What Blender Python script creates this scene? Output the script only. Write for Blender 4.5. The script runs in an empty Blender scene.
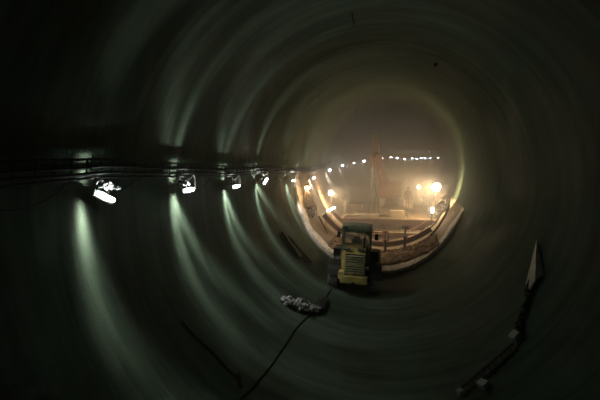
import bpy, bmesh, math, random
from mathutils import Vector, Matrix, noise
random.seed(7)
PI = math.pi
sc = bpy.context.scene
COL = sc.collection

# ------------------------------------------------------------------ place: a 10 m tunnel bending gently right
R0 = 5.0            # inner radius
RC = 320.0          # bend radius
CAMZ = 6.2
PITCH = math.atan(50/400)
YAW = math.atan(68/400*math.cos(PITCH))
FWD = Vector((-math.sin(YAW)*math.cos(PITCH), math.cos(YAW)*math.cos(PITCH), -math.sin(PITCH)))
RIGHT = Vector((math.cos(YAW), math.sin(YAW), 0))
UP = RIGHT.cross(FWD)
CAM = Vector((0, 0, CAMZ))

def cx(y):
    return y*y/(2*RC) if y > 0 else 0.0
def ray(px, py):
    return FWD*400 + RIGHT*(px-300) + UP*(200-py)
def at(px, py, y):
    d = ray(px, py)
    return CAM + d*(y/d.y)
def hit(px, py, rad=R0):
    """first point where the sight line meets the lining of radius rad"""
    y = 0.5
    d = ray(px, py); d = d/d.y
    while y < 150:
        p = CAM + d*y
        if math.hypot(p.x-cx(y), p.z-R0) > rad:
            break
        y += 0.02
    return CAM + d*y
def floor_z(x, y, rad=R0):
    dx = x-cx(y)
    return R0 - math.sqrt(max(0, rad*rad-dx*dx))

# ------------------------------------------------------------------ materials
def mat(name, col, rough=0.7, metal=0.0, var=0.25, scale=6.0, bump=0.15, spec=0.5, bdist=0.02, emit=None, es=0, coat=0):
    m = bpy.data.materials.new(name); m.use_nodes = True
    nt = m.node_tree; N = nt.nodes; L = nt.links
    b = N['Principled BSDF']
    b.inputs['Roughness'].default_value = rough
    b.inputs['Metallic'].default_value = metal
    b.inputs['Specular IOR Level'].default_value = spec
    b.inputs['Coat Weight'].default_value = coat
    tc = N.new('ShaderNodeTexCoord')
    nz = N.new('ShaderNodeTexNoise'); nz.inputs['Scale'].default_value = scale; nz.inputs['Detail'].default_value = 6
    L.new(tc.outputs['Object'], nz.inputs['Vector'])
    cr = N.new('ShaderNodeValToRGB')
    cr.color_ramp.elements[0].position = 0.3; cr.color_ramp.elements[1].position = 0.7
    cr.color_ramp.elements[0].color = tuple(c*(1-var) for c in col)+(1,)
    cr.color_ramp.elements[1].color = tuple(min(1, c*(1+var)) for c in col)+(1,)
    L.new(nz.outputs['Fac'], cr.inputs['Fac'])
    L.new(cr.outputs['Color'], b.inputs['Base Color'])
    if bump:
        bp = N.new('ShaderNodeBump'); bp.inputs['Strength'].default_value = bump; bp.inputs['Distance'].default_value = bdist
        L.new(nz.outputs['Fac'], bp.inputs['Height']); L.new(bp.outputs['Normal'], b.inputs['Normal'])
    if emit:
        b.inputs['Emission Color'].default_value = emit+(1,)
        b.inputs['Emission Strength'].default_value = es
        m.cycles.emission_sampling = 'NONE' if 'tube' in name else 'AUTO'
    return m

def concrete(name, c0, c1, rough=0.55, grain=1.0, grain_scale=22.0, grain_dist=0.012):
    """lining concrete: bands running round the ring, blotches and a fine pitted grain"""
    m = bpy.data.materials.new(name); m.use_nodes = True
    nt = m.node_tree; N = nt.nodes; L = nt.links
    b = N['Principled BSDF']
    b.inputs['Roughness'].default_value = rough
    b.inputs['Specular IOR Level'].default_value = 0.08
    tc = N.new('ShaderNodeTexCoord')
    mp = N.new('ShaderNodeMapping'); mp.inputs['Scale'].default_value = (0.22, 2.6, 0.22)
    L.new(tc.outputs['Object'], mp.inputs['Vector'])
    band = N.new('ShaderNodeTexNoise'); band.inputs['Scale'].default_value = 1.0; band.inputs['Detail'].default_value = 8; band.inputs['Roughness'].default_value = 0.62
    band.inputs['Distortion'].default_value = 0.5
    L.new(mp.outputs['Vector'], band.inputs['Vector'])
    blot = N.new('ShaderNodeTexNoise'); blot.inputs['Scale'].default_value = 0.5; blot.inputs['Detail'].default_value = 7; blot.inputs['Distortion'].default_value = 1.0
    L.new(tc.outputs['Object'], blot.inputs['Vector'])
    mx = N.new('ShaderNodeMix'); mx.data_type = 'FLOAT'; mx.inputs[0].default_value = 0.4
    L.new(band.outputs['Fac'], mx.inputs[2]); L.new(blot.outputs['Fac'], mx.inputs[3])
    cr = N.new('ShaderNodeValToRGB')
    cr.color_ramp.elements[0].position = 0.36; cr.color_ramp.elements[1].position = 0.64
    cr.color_ramp.elements[0].color = c0+(1,); cr.color_ramp.elements[1].color = c1+(1,)
    L.new(mx.outputs[0], cr.inputs['Fac']); L.new(cr.outputs['Color'], b.inputs['Base Color'])
    rr = N.new('ShaderNodeMapRange'); rr.inputs['To Min'].default_value = rough-0.16; rr.inputs['To Max'].default_value = rough+0.2
    rr.inputs['From Min'].default_value = 0.35; rr.inputs['From Max'].default_value = 0.65
    L.new(blot.outputs['Fac'], rr.inputs['Value']); L.new(rr.outputs['Result'], b.inputs['Roughness'])
    g = N.new('ShaderNodeTexNoise'); g.inputs['Scale'].default_value = grain_scale; g.inputs['Detail'].default_value = 5; g.inputs['Roughness'].default_value = 0.6
    L.new(tc.outputs['Object'], g.inputs['Vector'])
    gm = N.new('ShaderNodeMath'); gm.operation = 'MULTIPLY_ADD'; gm.inputs[1].default_value = 0.5
    L.new(band.outputs['Fac'], gm.inputs[0]); L.new(g.outputs['Fac'], gm.inputs[2])
    bp = N.new('ShaderNodeBump'); bp.inputs['Strength'].default_value = grain; bp.inputs['Distance'].default_value = grain_dist
    L.new(gm.outputs[0], bp.inputs['Height']); L.new(bp.outputs['Normal'], b.inputs['Normal'])
    return m

M = {
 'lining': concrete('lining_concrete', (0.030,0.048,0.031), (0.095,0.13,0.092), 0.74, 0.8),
 'invert': concrete('invert_concrete', (0.15,0.115,0.08), (0.32,0.26,0.19), 0.7, 0.8),
 'edge': mat('lit_edge_concrete', (0.72,0.66,0.56), 0.85, var=0.35, scale=5, bump=0.6),
 'yellow': mat('worn_yellow_paint', (0.72,0.56,0.20), 0.5, var=0.35, scale=4),
 'hoodgrey': mat('dusty_pale_grille', (0.75,0.68,0.42), 0.5, var=0.3, scale=4),
 'grey': mat('grey_green_paint', (0.55,0.60,0.50), 0.5, var=0.25, scale=5),
 'dark': mat('dark_steel', (0.05,0.05,0.045), 0.55, 0.3, scale=8),
 'rubber': mat('muddy_rubber', (0.30,0.31,0.29), 0.85, var=0.5, scale=9, bump=0.5),
 'steel': mat('galvanised_steel', (0.42,0.42,0.40), 0.42, 0.7, scale=10),
 'rust': mat('rusty_steel', (0.17,0.065,0.035), 0.75, 0.1, var=0.5, scale=3, bump=0.4),
 'red': mat('dusty_red_paint', (0.20,0.045,0.03), 0.6, var=0.3, scale=4),
 'timber': mat('worn_timber', (0.13,0.10,0.065), 0.8, var=0.4, scale=6, bump=0.4),
 'pale': mat('pale_timber', (0.28,0.23,0.16), 0.8, var=0.25, scale=6, bump=0.3),
 'foil': mat('crumpled_clear_sheet', (0.12,0.125,0.122), 0.4, 0.0, var=0.1, scale=20, bump=0.5, coat=0.5),
 'cable': mat('black_cable_rubber', (0.02,0.022,0.02), 0.7, spec=0.2, scale=20, bump=0.1),
 'mat': mat('black_rubber_mat', (0.03,0.034,0.03), 0.75, scale=20, bump=0.3),
 'spoil': mat('brown_spoil', (0.26,0.17,0.09), 0.9, var=0.5, scale=5, bump=0.8, bdist=0.04),
 'orange': mat('orange_paint', (0.75,0.33,0.06), 0.5, var=0.2),
 'cloth': mat('dark_work_cloth', (0.10,0.09,0.08), 0.9, var=0.2),
 'skin': mat('skin', (0.5,0.32,0.24), 0.6, var=0.05, bump=0),
 'hat': mat('dull_white_helmet', (0.55,0.5,0.4), 0.4, var=0.05, bump=0),
 'white': mat('dusty_white_plastic', (0.24,0.26,0.235), 0.5, var=0.12),
 'tube_e': mat('lit_tube', (0.9,0.95,0.92), 0.4, emit=(0.82,1.0,0.93), es=45, bump=0),
 'flood_e': mat('lit_flood_lens', (1,0.95,0.85), 0.4, emit=(1.0,0.86,0.62), es=30, bump=0),
 'small_e': mat('lit_small_lens', (1,0.95,0.85), 0.4, emit=(1.0,0.84,0.58), es=16, bump=0),
 'warm_e': mat('lit_orange_bulb', (1,0.8,0.5), 0.4, emit=(1.0,0.55,0.2), es=30, bump=0),
}
gl = bpy.data.materials.new('cab_glass'); gl.use_nodes = True
b = gl.node_tree.nodes['Principled BSDF']
b.inputs['Base Color'].default_value = (0.75,0.78,0.74,1); b.inputs['Roughness'].default_value = 0.04
b.inputs['Alpha'].default_value = 0.28; b.inputs['Specular IOR Level'].default_value = 0.9
M['glass'] = gl

# ------------------------------------------------------------------ mesh helpers
def box(bm, c, s, rot=None, bev=0.0):
    """box of size s centred on c, optionally rotated and bevelled"""
    mt = Matrix.Translation(Vector(c))
    if rot is not None:
        mt = mt @ rot.to_matrix().to_4x4() if hasattr(rot, 'to_matrix') else mt @ rot
    r = bmesh.ops.create_cube(bm, size=1.0, matrix=Matrix.Diagonal((*s, 1)))
    vs = r['verts']
    if bev > 0:
        es = list({e for v in vs for e in v.link_edges})
        rb = bmesh.ops.bevel(bm, geom=es, offset=min(bev, min(s)*0.45), segments=2, profile=0.6, affect='EDGES')
        vs = list({v for f in rb['faces'] for v in f.verts} | {v for v in vs if v.is_valid})
        seen = set(vs); st = list(vs)
        while st:
            v = st.pop()
            for e in v.link_edges:
                o = e.other_vert(v)
                if o not in seen: seen.add(o); st.append(o)
        vs = list(seen)
    bmesh.ops.transform(bm, matrix=mt, verts=vs)
    return vs
def E(x=0, y=0, z=0):
    return Matrix.Rotation(z, 4, 'Z') @ Matrix.Rotation(y, 4, 'Y') @ Matrix.Rotation(x, 4, 'X')
def cyl(bm, a, b_, r, r2=None, n=12):
    a = Vector(a); b_ = Vector(b_); d = b_-a
    q = d.to_track_quat('Z', 'Y').to_matrix().to_4x4()
    bmesh.ops.create_cone(bm, cap_ends=True, segments=n, radius1=r, radius2=r if r2 is None else r2, depth=d.length,
                          matrix=Matrix.Translation((a+b_)/2) @ q)
def bar(bm, a, b_, w, h, up=Vector((0,0,1))):
    a = Vector(a); b_ = Vector(b_); d = (b_-a)
    y = d.normalized(); x = y.cross(up)
    if x.length < 1e-3: x = y.cross(Vector((1,0,0)))
    x.normalize(); z = x.cross(y)
    m = Matrix((x, y, z)).transposed().to_4x4(); m.translation = (a+b_)/2
    bmesh.ops.create_cube(bm, size=1.0, matrix=m @ Matrix.Diagonal((w, d.length, h, 1)))
def tube(bm, pts, r, n=8):
    pts = [Vector(p) for p in pts]
    rings = []
    for i, p in enumerate(pts):
        t = (pts[min(i+1, len(pts)-1)]-pts[max(i-1, 0)]).normalized()
        a = t.cross(Vector((0,0,1)))
        if a.length < 1e-3: a = t.cross(Vector((1,0,0)))
        a.normalize(); c = a.cross(t)
        rings.append([bm.verts.new(p+a*math.cos(2*PI*k/n)*r+c*math.sin(2*PI*k/n)*r) for k in range(n)])
    for i in range(len(rings)-1):
        for k in range(n):
            bm.faces.new((rings[i][k], rings[i][(k+1)%n], rings[i+1][(k+1)%n], rings[i+1][k]))
    bm.faces.new(rings[0][::-1]); bm.faces.new(rings[-1])
def lathe(bm, prof, axis='X', c=(0,0,0), n=32):
    """profile of (offset along axis, radius), closed loop"""
    c = Vector(c); rings = []
    for (o, r) in prof:
        ring = []
        for k in range(n):
            a = 2*PI*k/n
            if axis == 'X': v = Vector((o, r*math.cos(a), r*math.sin(a)))
            elif axis == 'Y': v = Vector((r*math.cos(a), o, r*math.sin(a)))
            else: v = Vector((r*math.cos(a), r*math.sin(a), o))
            ring.append(bm.verts.new(c+v))
        rings.append(ring)
    m = len(rings)
    for i in range(m):
        j = (i+1) % m
        for k in range(n):
            bm.faces.new((rings[i][k], rings[i][(k+1)%n], rings[j][(k+1)%n], rings[j][k]))
def prism(bm, pts, thick_vec):
    """solid from a flat outline pushed along a vector"""
    a = [bm.verts.new(Vector(p)) for p in pts]
    b2 = [bm.verts.new(Vector(p)+Vector(thick_vec)) for p in pts]
    bm.faces.new(a[::-1]); bm.faces.new(b2)
    n = len(a)
    for i in range(n):
        bm.faces.new((a[i], a[(i+1)%n], b2[(i+1)%n], b2[i]))
def obj(name, bm, m, parent=None, smooth=False):
    bmesh.ops.recalc_face_normals(bm, faces=bm.faces)
    me = bpy.data.meshes.new(name); bm.to_mesh(me); bm.free()
    me.materials.append(M[m] if isinstance(m, str) else m)
    if smooth:
        for p in me.polygons: p.use_smooth = True
        try: me.set_sharp_from_angle(angle=math.radians(38))
        except Exception: pass
    o = bpy.data.objects.new(name, me); COL.objects.link(o)
    if parent is not None: o.parent = parent
    return o
def thing(name, label, cat, loc=(0,0,0), rot=(0,0,0), group=None):
    o = bpy.data.objects.new(name, None); COL.objects.link(o)
    o.location = loc; o.rotation_euler = rot; o.empty_display_size = 0.2
    o['label'] = label; o['category'] = cat
    if group: o['group'] = group
    return o
def tag(o, label, cat, group=None, kind=None):
    o['label'] = label; o['category'] = cat
    if group: o['group'] = group
    if kind: o['kind'] = kind
    return o
def copy_tree(o, parent=None):
    c = o.copy(); COL.objects.link(c); c.parent = parent
    for ch in list(o.children): copy_tree(ch, c)
    return c
B = bmesh.new

# ------------------------------------------------------------------ the tunnel lining
def shell(name, a0, a1, n, y0=-6.0, y1=175.0, rad=R0):
    bm = B()
    ys = [y0+i*0.9 for i in range(int((y1-y0)/0.9)+1)]
    rows = []
    for y in ys:
        rows.append([bm.verts.new((cx(y)+rad*math.sin(a0+(a1-a0)*k/n), y, R0-rad*math.cos(a0+(a1-a0)*k/n))) for k in range(n+1)])
    for i in range(len(rows)-1):
        for k in range(n):
            bm.faces.new((rows[i][k], rows[i][k+1], rows[i+1][k+1], rows[i+1][k]))
    me = bpy.data.meshes.new(name); bm.to_mesh(me); bm.free()
    me.materials.append(M['lining'])
    for p in me.polygons: p.use_smooth = True
    o = bpy.data.objects.new(name, me); COL.objects.link(o)
    # give the lining its real thickness, outwards
    md = o.modifiers.new('thickness', 'SOLIDIFY'); md.thickness = 0.45; md.offset = -1; md.use_rim = False
    o['kind'] = 'structure'
    return o
D = math.radians
shell('floor', D(-42), D(42), 56)
shell('wall_right', D(42), D(130), 58)
shell('ceiling', D(130), D(230), 66)
shell('wall_left', D(230), D(318), 58)
# raised second pour of the lower ring, starting on a slanted front
RI = 4.80
def front_y(a): return 19.7 + (3.4*(1-math.cos(a)) if a < 0 else 6.5*(1-math.cos(a)))
n = 80; A0, A1 = D(-88), D(66)
def rad_at(a, r):
    e = min(a-A0, A1-a)/D(16)
    return r if e >= 1 else R0+0.02-(R0+0.02-r)*max(0.0, e)**0.7
bm = B(); rows = []
for i in range(45):
    row = []
    for k in range(n+1):
        a = A0+(A1-A0)*k/n
        fy = front_y(a) + 0.06*noise.noise(Vector((a*9, 1.3, 0)))
        y = fy + (60-fy)*(i/44)**1.6
        row.append(bm.verts.new((cx(y)+rad_at(a,RI)*math.sin(a), y, R0-rad_at(a,RI)*math.cos(a))))
    rows.append(row)
for i in range(44):
    for k in range(n):
        bm.faces.new((rows[i][k], rows[i][k+1], rows[i+1][k+1], rows[i+1][k]))
lip = [bm.verts.new((cx(v.co.y)+(R0+0.02)*math.sin(A0+(A1-A0)*k/n), v.co.y-0.02, R0-(R0+0.02)*math.cos(A0+(A1-A0)*k/n))) for k, v in enumerate(rows[0])]
for k in range(n):
    bm.faces.new((lip[k], lip[k+1], rows[0][k+1], rows[0][k]))
o = obj('trim_1', bm, 'invert', smooth=True); o['kind'] = 'structure'
# rough border of that pour; its pale colour stands in for floodlight
bm = B(); rr = []
for k in range(n+1):
    a = A0+(A1-A0)*k/n
    w = 0.85+0.35*noise.noise(Vector((a*5, 7, 0)))
    y = front_y(a)+0.06*noise.noise(Vector((a*9, 1.3, 0)))
    def P(yy, r):
        r = rad_at(a, r)
        return bm.verts.new((cx(yy)+r*math.sin(a), yy, R0-r*math.cos(a)))
    rr.append([P(y-0.05, RI+0.10), P(y-0.05, RI-0.03), P(y+w*0.5, RI-0.055+0.02*noise.noise(Vector((a*40,3,1)))), P(y+w, RI-0.02), P(y+w, RI+0.10)])
for k in range(n):
    for j in range(5):
        bm.faces.new((rr[k][j], rr[k][(j+1)%5], rr[k+1][(j+1)%5], rr[k+1][j]))
bm.faces.new(rr[0]); bm.faces.new(rr[-1][::-1])
o = obj('trim_2', bm, 'edge', smooth=True); o['kind'] = 'structure'

# ------------------------------------------------------------------ wall lamps on the left wall
lamp_px = [(107,197,24),(190,190,0),(237,186.5,0),(266,181,-25),(294,180.5,0),(314,177.8,0),(330,170.2,0),(343,165.3,0),(354.2,163,0),(364.6,161.3,0),
           (373.8,159.6,0),(382.5,158.3,0),(391.4,157.3,0),(397.4,158,0),(405,159,0),(412.5,158.2,0),(416.9,159,0),(421.3,158.2,0),(425.3,158,0),(430.7,158,0),(438,157.6,0)]
def make_lamp():
    t = thing('wall_lamp', 'x', 'lamp', group='work lamps along the left tunnel wall')
    bm = B()   # tray shaped reflector behind the tube (long axis = y, room side = +x)
    for (p, q) in (((-0.075,0.085),(-0.02,0.085)), ((-0.075,-0.085),(-0.02,-0.085))):
        bar(bm, (p[0],-0.33,p[1]), (p[0],0.33,p[1]), 0.055, 0.02)
    box(bm, (-0.105,0,0), (0.03,0.70,0.19), bev=0.01)
    obj('housing', bm, 'dark', t)
    bm = B()
    lathe(bm, [(-0.31,0.001),(-0.305,0.03),(-0.27,0.055),(0.27,0.055),(0.305,0.03),(0.31,0.001)], 'Y', (-0.02,0,0), 16)
    obj('tube', bm, 'tube_e', t, True)
    bm = B()
    bar(bm, (-0.12,0,0), (-0.40,0,0.12), 0.04, 0.02); obj('bracket', bm, 'steel', t)
    for s in (-1, 1):
        bm = B(); bar(bm, (-0.10,0.2*s,0.05), (-0.16,0.2*s,0.30), 0.02, 0.02); obj('hanger', bm, 'steel', t)
    return t
lampdata = bpy.data.lights.new('tube_glow', 'POINT')
lampdata.energy = 260.0; lampdata.color = (1.0, 0.98, 0.92); lampdata.shadow_soft_size = 0.06
lampdata.use_nodes = True
nt = lampdata.node_tree; N = nt.nodes; L = nt.links
em = [x for x in N if x.type == 'EMISSION'][0]
tc = N.new('ShaderNodeTexCoord'); sx = N.new('ShaderNodeSeparateXYZ')
L.new(tc.outputs['Normal'], sx.inputs['Vector'])
def math_(op, a, b_=None):
    m_ = N.new('ShaderNodeMath'); m_.operation = op
    for i, v in enumerate((a, b_)):
        if v is None: continue
        if isinstance(v, (int, float)): m_.inputs[i].default_value = v
        else: L.new(v, m_.inputs[i])
    return m_.outputs[0]
yy = math_('MULTIPLY', sx.outputs['Y'], sx.outputs['Y'])
beam = math_('POWER', math.e, math_('MULTIPLY', yy, -1/(2*0.11**2)))
beam = math_('ADD', beam, 0.012)
vert = math_('MULTIPLY_ADD', sx.outputs['Z'], -0.27); vert.node.inputs[2].default_value = 0.73
side = N.new('ShaderNodeMapRange'); side.interpolation_type = 'SMOOTHSTEP'
side.inputs['From Min'].default_value = 0.45; side.inputs['From Max'].default_value = 1.0
side.inputs['To Min'].default_value = 1.0; side.inputs['To Max'].default_value = 0.22
L.new(sx.outputs['X'], side.inputs['Value'])
L.new(math_('MULTIPLY', math_('MULTIPLY', beam, vert), side.outputs[0]), em.inputs['Strength'])
faint = lampdata.copy(); faint.energy = 30.0     # far lamps dimmed so their glow on the wall does not merge
lamp0 = make_lamp()
lamp_pos = []
words = ['nearest lit wall lamp, tilted, under a crumpled white sheet', 'second lit wall lamp from the camera, hung level on two hooks',
 'third lit wall lamp from the camera on the dark left wall', 'fourth lit wall lamp from the camera, short and tilted upwards',
 'fifth lit wall lamp, just above the start of the lit ring edge', 'sixth lit wall lamp, above the lit scaffold at the left']
ordn = ['seventh','eighth','ninth','tenth','eleventh','twelfth','thirteenth','fourteenth','fifteenth','sixteenth','seventeenth','eighteenth','nineteenth','twentieth','farthest']
for i, (px, py, tilt) in enumerate(lamp_px):
    p = hit(px, py, 4.55); lamp_pos.append(p)
    t = lamp0 if i == 0 else copy_tree(lamp0)
    t.location = p
    tang = math.atan2(-p.y/RC, 1)
    t.rotation_euler = (D(-tilt), 0, tang); t.scale = (0.72,)*3 if i < 6 else ((1,1,1) if i < 9 else (1.7+i*0.04,1.2,1.7+i*0.04))  # far lamps enlarged, their size stands in for bloom
    near_ = 'left of the mast' if px < 374 else ('beside the mast' if px < 384 else 'in haze right of the mast')
    t['label'] = words[i] if i < 6 else ('%s wall lamp from the camera, cool point %s' % (ordn[i-6], near_))
    ld = lampdata if i < 10 else faint
    l = bpy.data.objects.new('light', ld); COL.objects.link(l); l.parent = t; l.location = (0.12, 0, -0.02)
    l.rotation_euler = (D(tilt), 0, D(8))

def on_wall(y, z, rad):
    s = math.sqrt(max(0.01, rad*rad-(z-R0)**2)); return Vector((cx(y)-s, y, z))
def lamp_h(y):
    if y <= lamp_pos[0].y: return lamp_pos[0].z + (lamp_pos[0].y-y)*0.0
    for a, b_ in zip(lamp_pos[:-1], lamp_pos[1:]):
        if a.y <= y <= b_.y: return a.z+(b_.z-a.z)*(y-a.y)/(b_.y-a.y)
    return lamp_pos[-1].z
# cable tray above the lamps, following the wall
bm = B(); ys = [1.5+i*0.35 for i in range(250)]
for dz in (0.34, 0.66):
    tube(bm, [on_wall(y, lamp_h(y)+dz, 4.78) for y in ys if y < 42], 0.025, 6)
for y in [v for v in ys if v < 40]:
    a = on_wall(y, lamp_h(y)+0.32, 4.80); b_ = on_wall(y, lamp_h(y)+0.68, 4.80)
    bar(bm, a, b_, 0.03, 0.02)
    if int(y/0.35) % 6 == 0: bar(bm, (a+b_)/2, on_wall(y, lamp_h(y)+0.5, 4.99), 0.05, 0.05)
tag(obj('cable_tray', bm, 'cable'), 'long dark cable ladder fixed along the left wall above the lamps', 'cable tray')
# thick cables lying on the tray
for kk, (dz, r_) in enumerate(((0.42,0.035), (0.53,0.03))):
    bm = B()
    tube(bm, [on_wall(y, lamp_h(y)+dz+0.03*noise.noise(Vector((y*0.8, kk*9, 0))), 4.72) for y in ys if y < 42], r_, 6)
    tag(obj('power_cable', bm, 'cable'), 'black power cable, %s of two lying along the left wall cable ladder' % ('lower' if kk == 0 else 'upper'), 'cable', 'cables on the ladder')
# thin festoon lead looping from lamp to lamp
bm = B(); pts = []
yy_ = 2.0
while yy_ < 40:
    span = 1.85
    for j in range(12):
        y = yy_+span*j/12
        pts.append(on_wall(y, lamp_h(y)+0.30-0.30*4*(j/12)*(1-j/12), 4.80))
    yy_ += span
tube(bm, pts, 0.014, 5)
tag(obj('festoon_cable', bm, 'dark'), 'thin sagging lead looped along the left wall between the lamps', 'cable')

# crumpled sheets caught above some lamps
def crumple(name, p0, p1, w, label, cat, group=None, seed=1, m='foil', h=0.06):
    bm = B(); nx, ny = 26, 9
    d = p1-p0; side = Vector((0.6, 0, 0.8)); g = []
    for lay in (0, 1):
        for i in range(nx+1):
            r = []
            for j in range(ny+1):
                u = i/nx; v = j/ny-0.5
                q = Vector((u*7, v*5, seed*3.1))
                ww = w*(0.45+0.55*math.sin(PI*min(1, u*0.9+0.1)))
                off = Vector((abs(noise.noise(q))*h*2, noise.noise(q+Vector((9,0,0)))*h, noise.noise(q*2+Vector((0,5,0)))*h))
                pp = p0+d*u+side*v*ww+off
                if lay: pp = pp+Vector((-0.015, 0, -0.015))
                r.append(bm.verts.new(pp))
            g.append(r)
    n1 = nx+1
    for lay in (0, 1):
        for i in range(nx):
            for j in range(ny):
                bm.faces.new((g[lay*n1+i][j], g[lay*n1+i+1][j], g[lay*n1+i+1][j+1], g[lay*n1+i][j+1]))
    for i in range(nx):
        for j in (0, ny):
            bm.faces.new((g[i][j], g[i+1][j], g[n1+i+1][j], g[n1+i][j]))
    for j in range(ny):
        for i in (0, nx):
            bm.faces.new((g[i][j], g[i][j+1], g[n1+i][j+1], g[n1+i][j]))
    o = obj(name, bm, m)
    return tag(o, label, cat, group)
crumple('plastic_sheet', hit(94,180,4.55), hit(118,188,4.50), 0.11, 'crumpled white plastic sheet hanging just above the nearest wall lamp', 'plastic sheet', seed=2)
for (x0, y0, x1, y1, lb, sd) in ((178,181.5,187,183.5,'small torn plastic scrap above the second wall lamp',3), (290,171,300,173.5,'small pale plastic scrap above the fifth wall lamp',4)):
    crumple('plastic_scrap', hit(x0,y0,4.6), hit(x1,y1,4.6), 0.10, lb, 'plastic scrap', 'plastic scraps above the lamps', sd)
# wire hangers looping over lamps 2, 3 and 4
for i, lb in ((1,'second'), (2,'third'), (3,'fourth')):
    p = lamp_pos[i]; bm = B()
    s = p+Vector((0.0,-0.25,0.0)); e = p+Vector((0,0.28,0))
    tube(bm, [e+Vector((0.02,0,0)), e+Vector((0.0,0.03,0.28)), e+Vector((-0.02,0.0,0.36)), p+Vector((-0.02,0.05,0.27)), s+Vector((-0.02,-0.05,0.24)), s+Vector((-0.02,-0.2,0.34))], 0.014, 6)
    tag(obj('wire_hanger', bm, 'steel'), 'bent wire hook above the %s wall lamp' % lb, 'wire hook', 'wire hooks above the lamps')

# ------------------------------------------------------------------ ceiling marks
p = hit(436,64,4.98)
bm = B(); nrm = (Vector((cx(p.y), p.y, R0))-p).normalized()
cyl(bm, p-nrm*0.05, p+nrm*0.05, 0.07, n=14); cyl(bm, p+nrm*0.04, p+nrm*0.12, 0.03, n=8)
tag(obj('ceiling_anchor', bm, 'cable'), 'small black round anchor in the roof, right of centre', 'anchor')
p = hit(352,13,4.98); nrm = (Vector((cx(p.y), p.y, R0))-p).normalized()
bm = B(); tube(bm, [p-nrm*0.05, p+nrm*0.12, p+nrm*0.25+Vector((0.03,0,0)), p+nrm*0.33+Vector((-0.02,0,0))], 0.018, 6)
tag(obj('ceiling_hook', bm, 'cable'), 'thin black hook hanging from the roof near the top of the picture', 'hook')

# ------------------------------------------------------------------ wheel loader seen from behind
ld = thing('wheel_loader', 'yellow wheel loader with grey cab seen from behind on the tunnel floor', 'wheel loader', (-0.50, 17.2, 0.06), (0, D(2.0), D(-1.0)))
ld.scale = (1.04,1.0,1.03)
def lbox(name, items, m, parent=ld, smooth=False, bev=0.02):
    bm = B()
    for it in items: box(bm, it[0], it[1], it[2] if len(it) > 2 else None, bev)
    return obj(name, bm, m, parent, smooth)
# chassis and axles
bm = B()
box(bm, (0,0.1,0.72), (0.86,1.7,0.34), bev=0.03); box(bm, (0,1.9,0.70), (0.80,1.5,0.36), bev=0.03)
cyl(bm, (-0.75,0,0.56), (0.75,0,0.56), 0.12); cyl(bm, (-0.75,2.3,0.56), (0.75,2.3,0.56), 0.12)
lathe(bm, [(-0.22,0.02),(-0.2,0.17),(0.2,0.17),(0.22,0.02)], 'X', (0,0,0.56), 20)
obj('chassis', bm, 'dark', ld, True)
# engine hood, tapering towards the back
bm = B()
prof = [(-0.80,0.92),(-0.83,1.40),(-0.74,1.78),(-0.5,1.88),(0.55,1.92),(0.55,0.85),(-0.6,0.85)]
prism(bm, [(-0.44,y,z) for y, z in prof], (0.88,0,0))
bmesh.ops.bevel(bm, geom=list(bm.edges), offset=0.03, segments=2, affect='EDGES')
hood = obj('engine_hood', bm, 'yellow', ld, True)
bm = B()
for k in range(8):
    z = 1.02+k*0.098
    box(bm, (0,-0.845+0.0*k,z), (0.66,0.05,0.035), Matrix.Rotation(D(25),4,'X'))
box(bm, (-0.37,-0.84,1.37), (0.07,0.05,0.86), bev=0.01); box(bm, (0.37,-0.84,1.37), (0.07,0.05,0.86), bev=0.01)
obj('grille', bm, 'hoodgrey', ld)
bm = B(); box(bm, (0,-0.815,1.38), (0.68,0.02,0.80)); obj('radiator', bm, 'dark', ld)
lbox('counterweight', [((0,-0.72,0.72),(1.10,0.34,0.34)), ((-0.50,-0.66,0.86),(0.26,0.40,0.34))], 'yellow', bev=0.05)
bm = B(); cyl(bm, (0,-0.89,0.60), (0,-0.98,0.60), 0.05); box(bm, (0,-0.92,0.60), (0.20,0.12,0.05), bev=0.01); obj('tow_hitch', bm, 'dark', ld)
lbox('side_panel', [((-0.50,0.05,1.28),(0.12,1.0,0.72))], 'yellow')
# cab
cy0, cy1, cz0, cz1, cw = 0.42, 1.72, 1.15, 2.52, 0.61
bm = B()
for x in (-cw, cw):
    bar(bm, (x,cy0,cz0), (x*0.93,cy0+0.10,cz1), 0.085, 0.085); bar(bm, (x,cy1,cz0), (x*0.93,cy1-0.12,cz1), 0.075, 0.075)
    bar(bm, (x,cy0,cz0+0.02), (x,cy1,cz0+0.02), 0.08, 0.08); bar(bm, (x,cy0,1.62), (x,cy1,1.62), 0.05, 0.05)
    bar(bm, (x,1.05,cz0), (x*0.93,1.05,cz1), 0.05, 0.05)
for y in (cy0, cy1): bar(bm, (-cw,y,cz0+0.02), (cw,y,cz0+0.02), 0.08, 0.08)
bar(bm, (-cw*0.95,cy0+0.10,cz1-0.05), (cw*0.95,cy0+0.10,cz1-0.05), 0.09, 0.11)
bar(bm, (-cw,cy0+0.02,1.90), (cw,cy0+0.02,1.90), 0.07, 0.07)
obj('cab_frame', bm, 'grey', ld)
bm = B(); box(bm, (0,(cy0+cy1)/2,cz0+0.0), (1.18,1.25,0.06)); box(bm, (0,cy0+0.03,1.5), (1.16,0.04,0.7)); box(bm, (-cw,1.05,1.38), (0.03,1.2,0.46)); box(bm, (cw,1.05,1.38), (0.03,1.2,0.46))
obj('cab_body', bm, 'grey', ld)
bm = B(); box(bm, (0,(cy0+cy1)/2,cz1+0.05), (1.32,1.36,0.11), bev=0.04); box(bm, (0,(cy0+cy1)/2,cz1+0.12), (1.0,1.0,0.06), bev=0.02)
roof = obj('roof', bm, 'grey', ld, True)
bm = B(); box(bm, (0,cy0+0.09,2.20), (1.08,0.012,0.58), Matrix.Rotation(D(-4),4,'X')); rw = obj('rear_window', bm, 'glass', ld)
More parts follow.
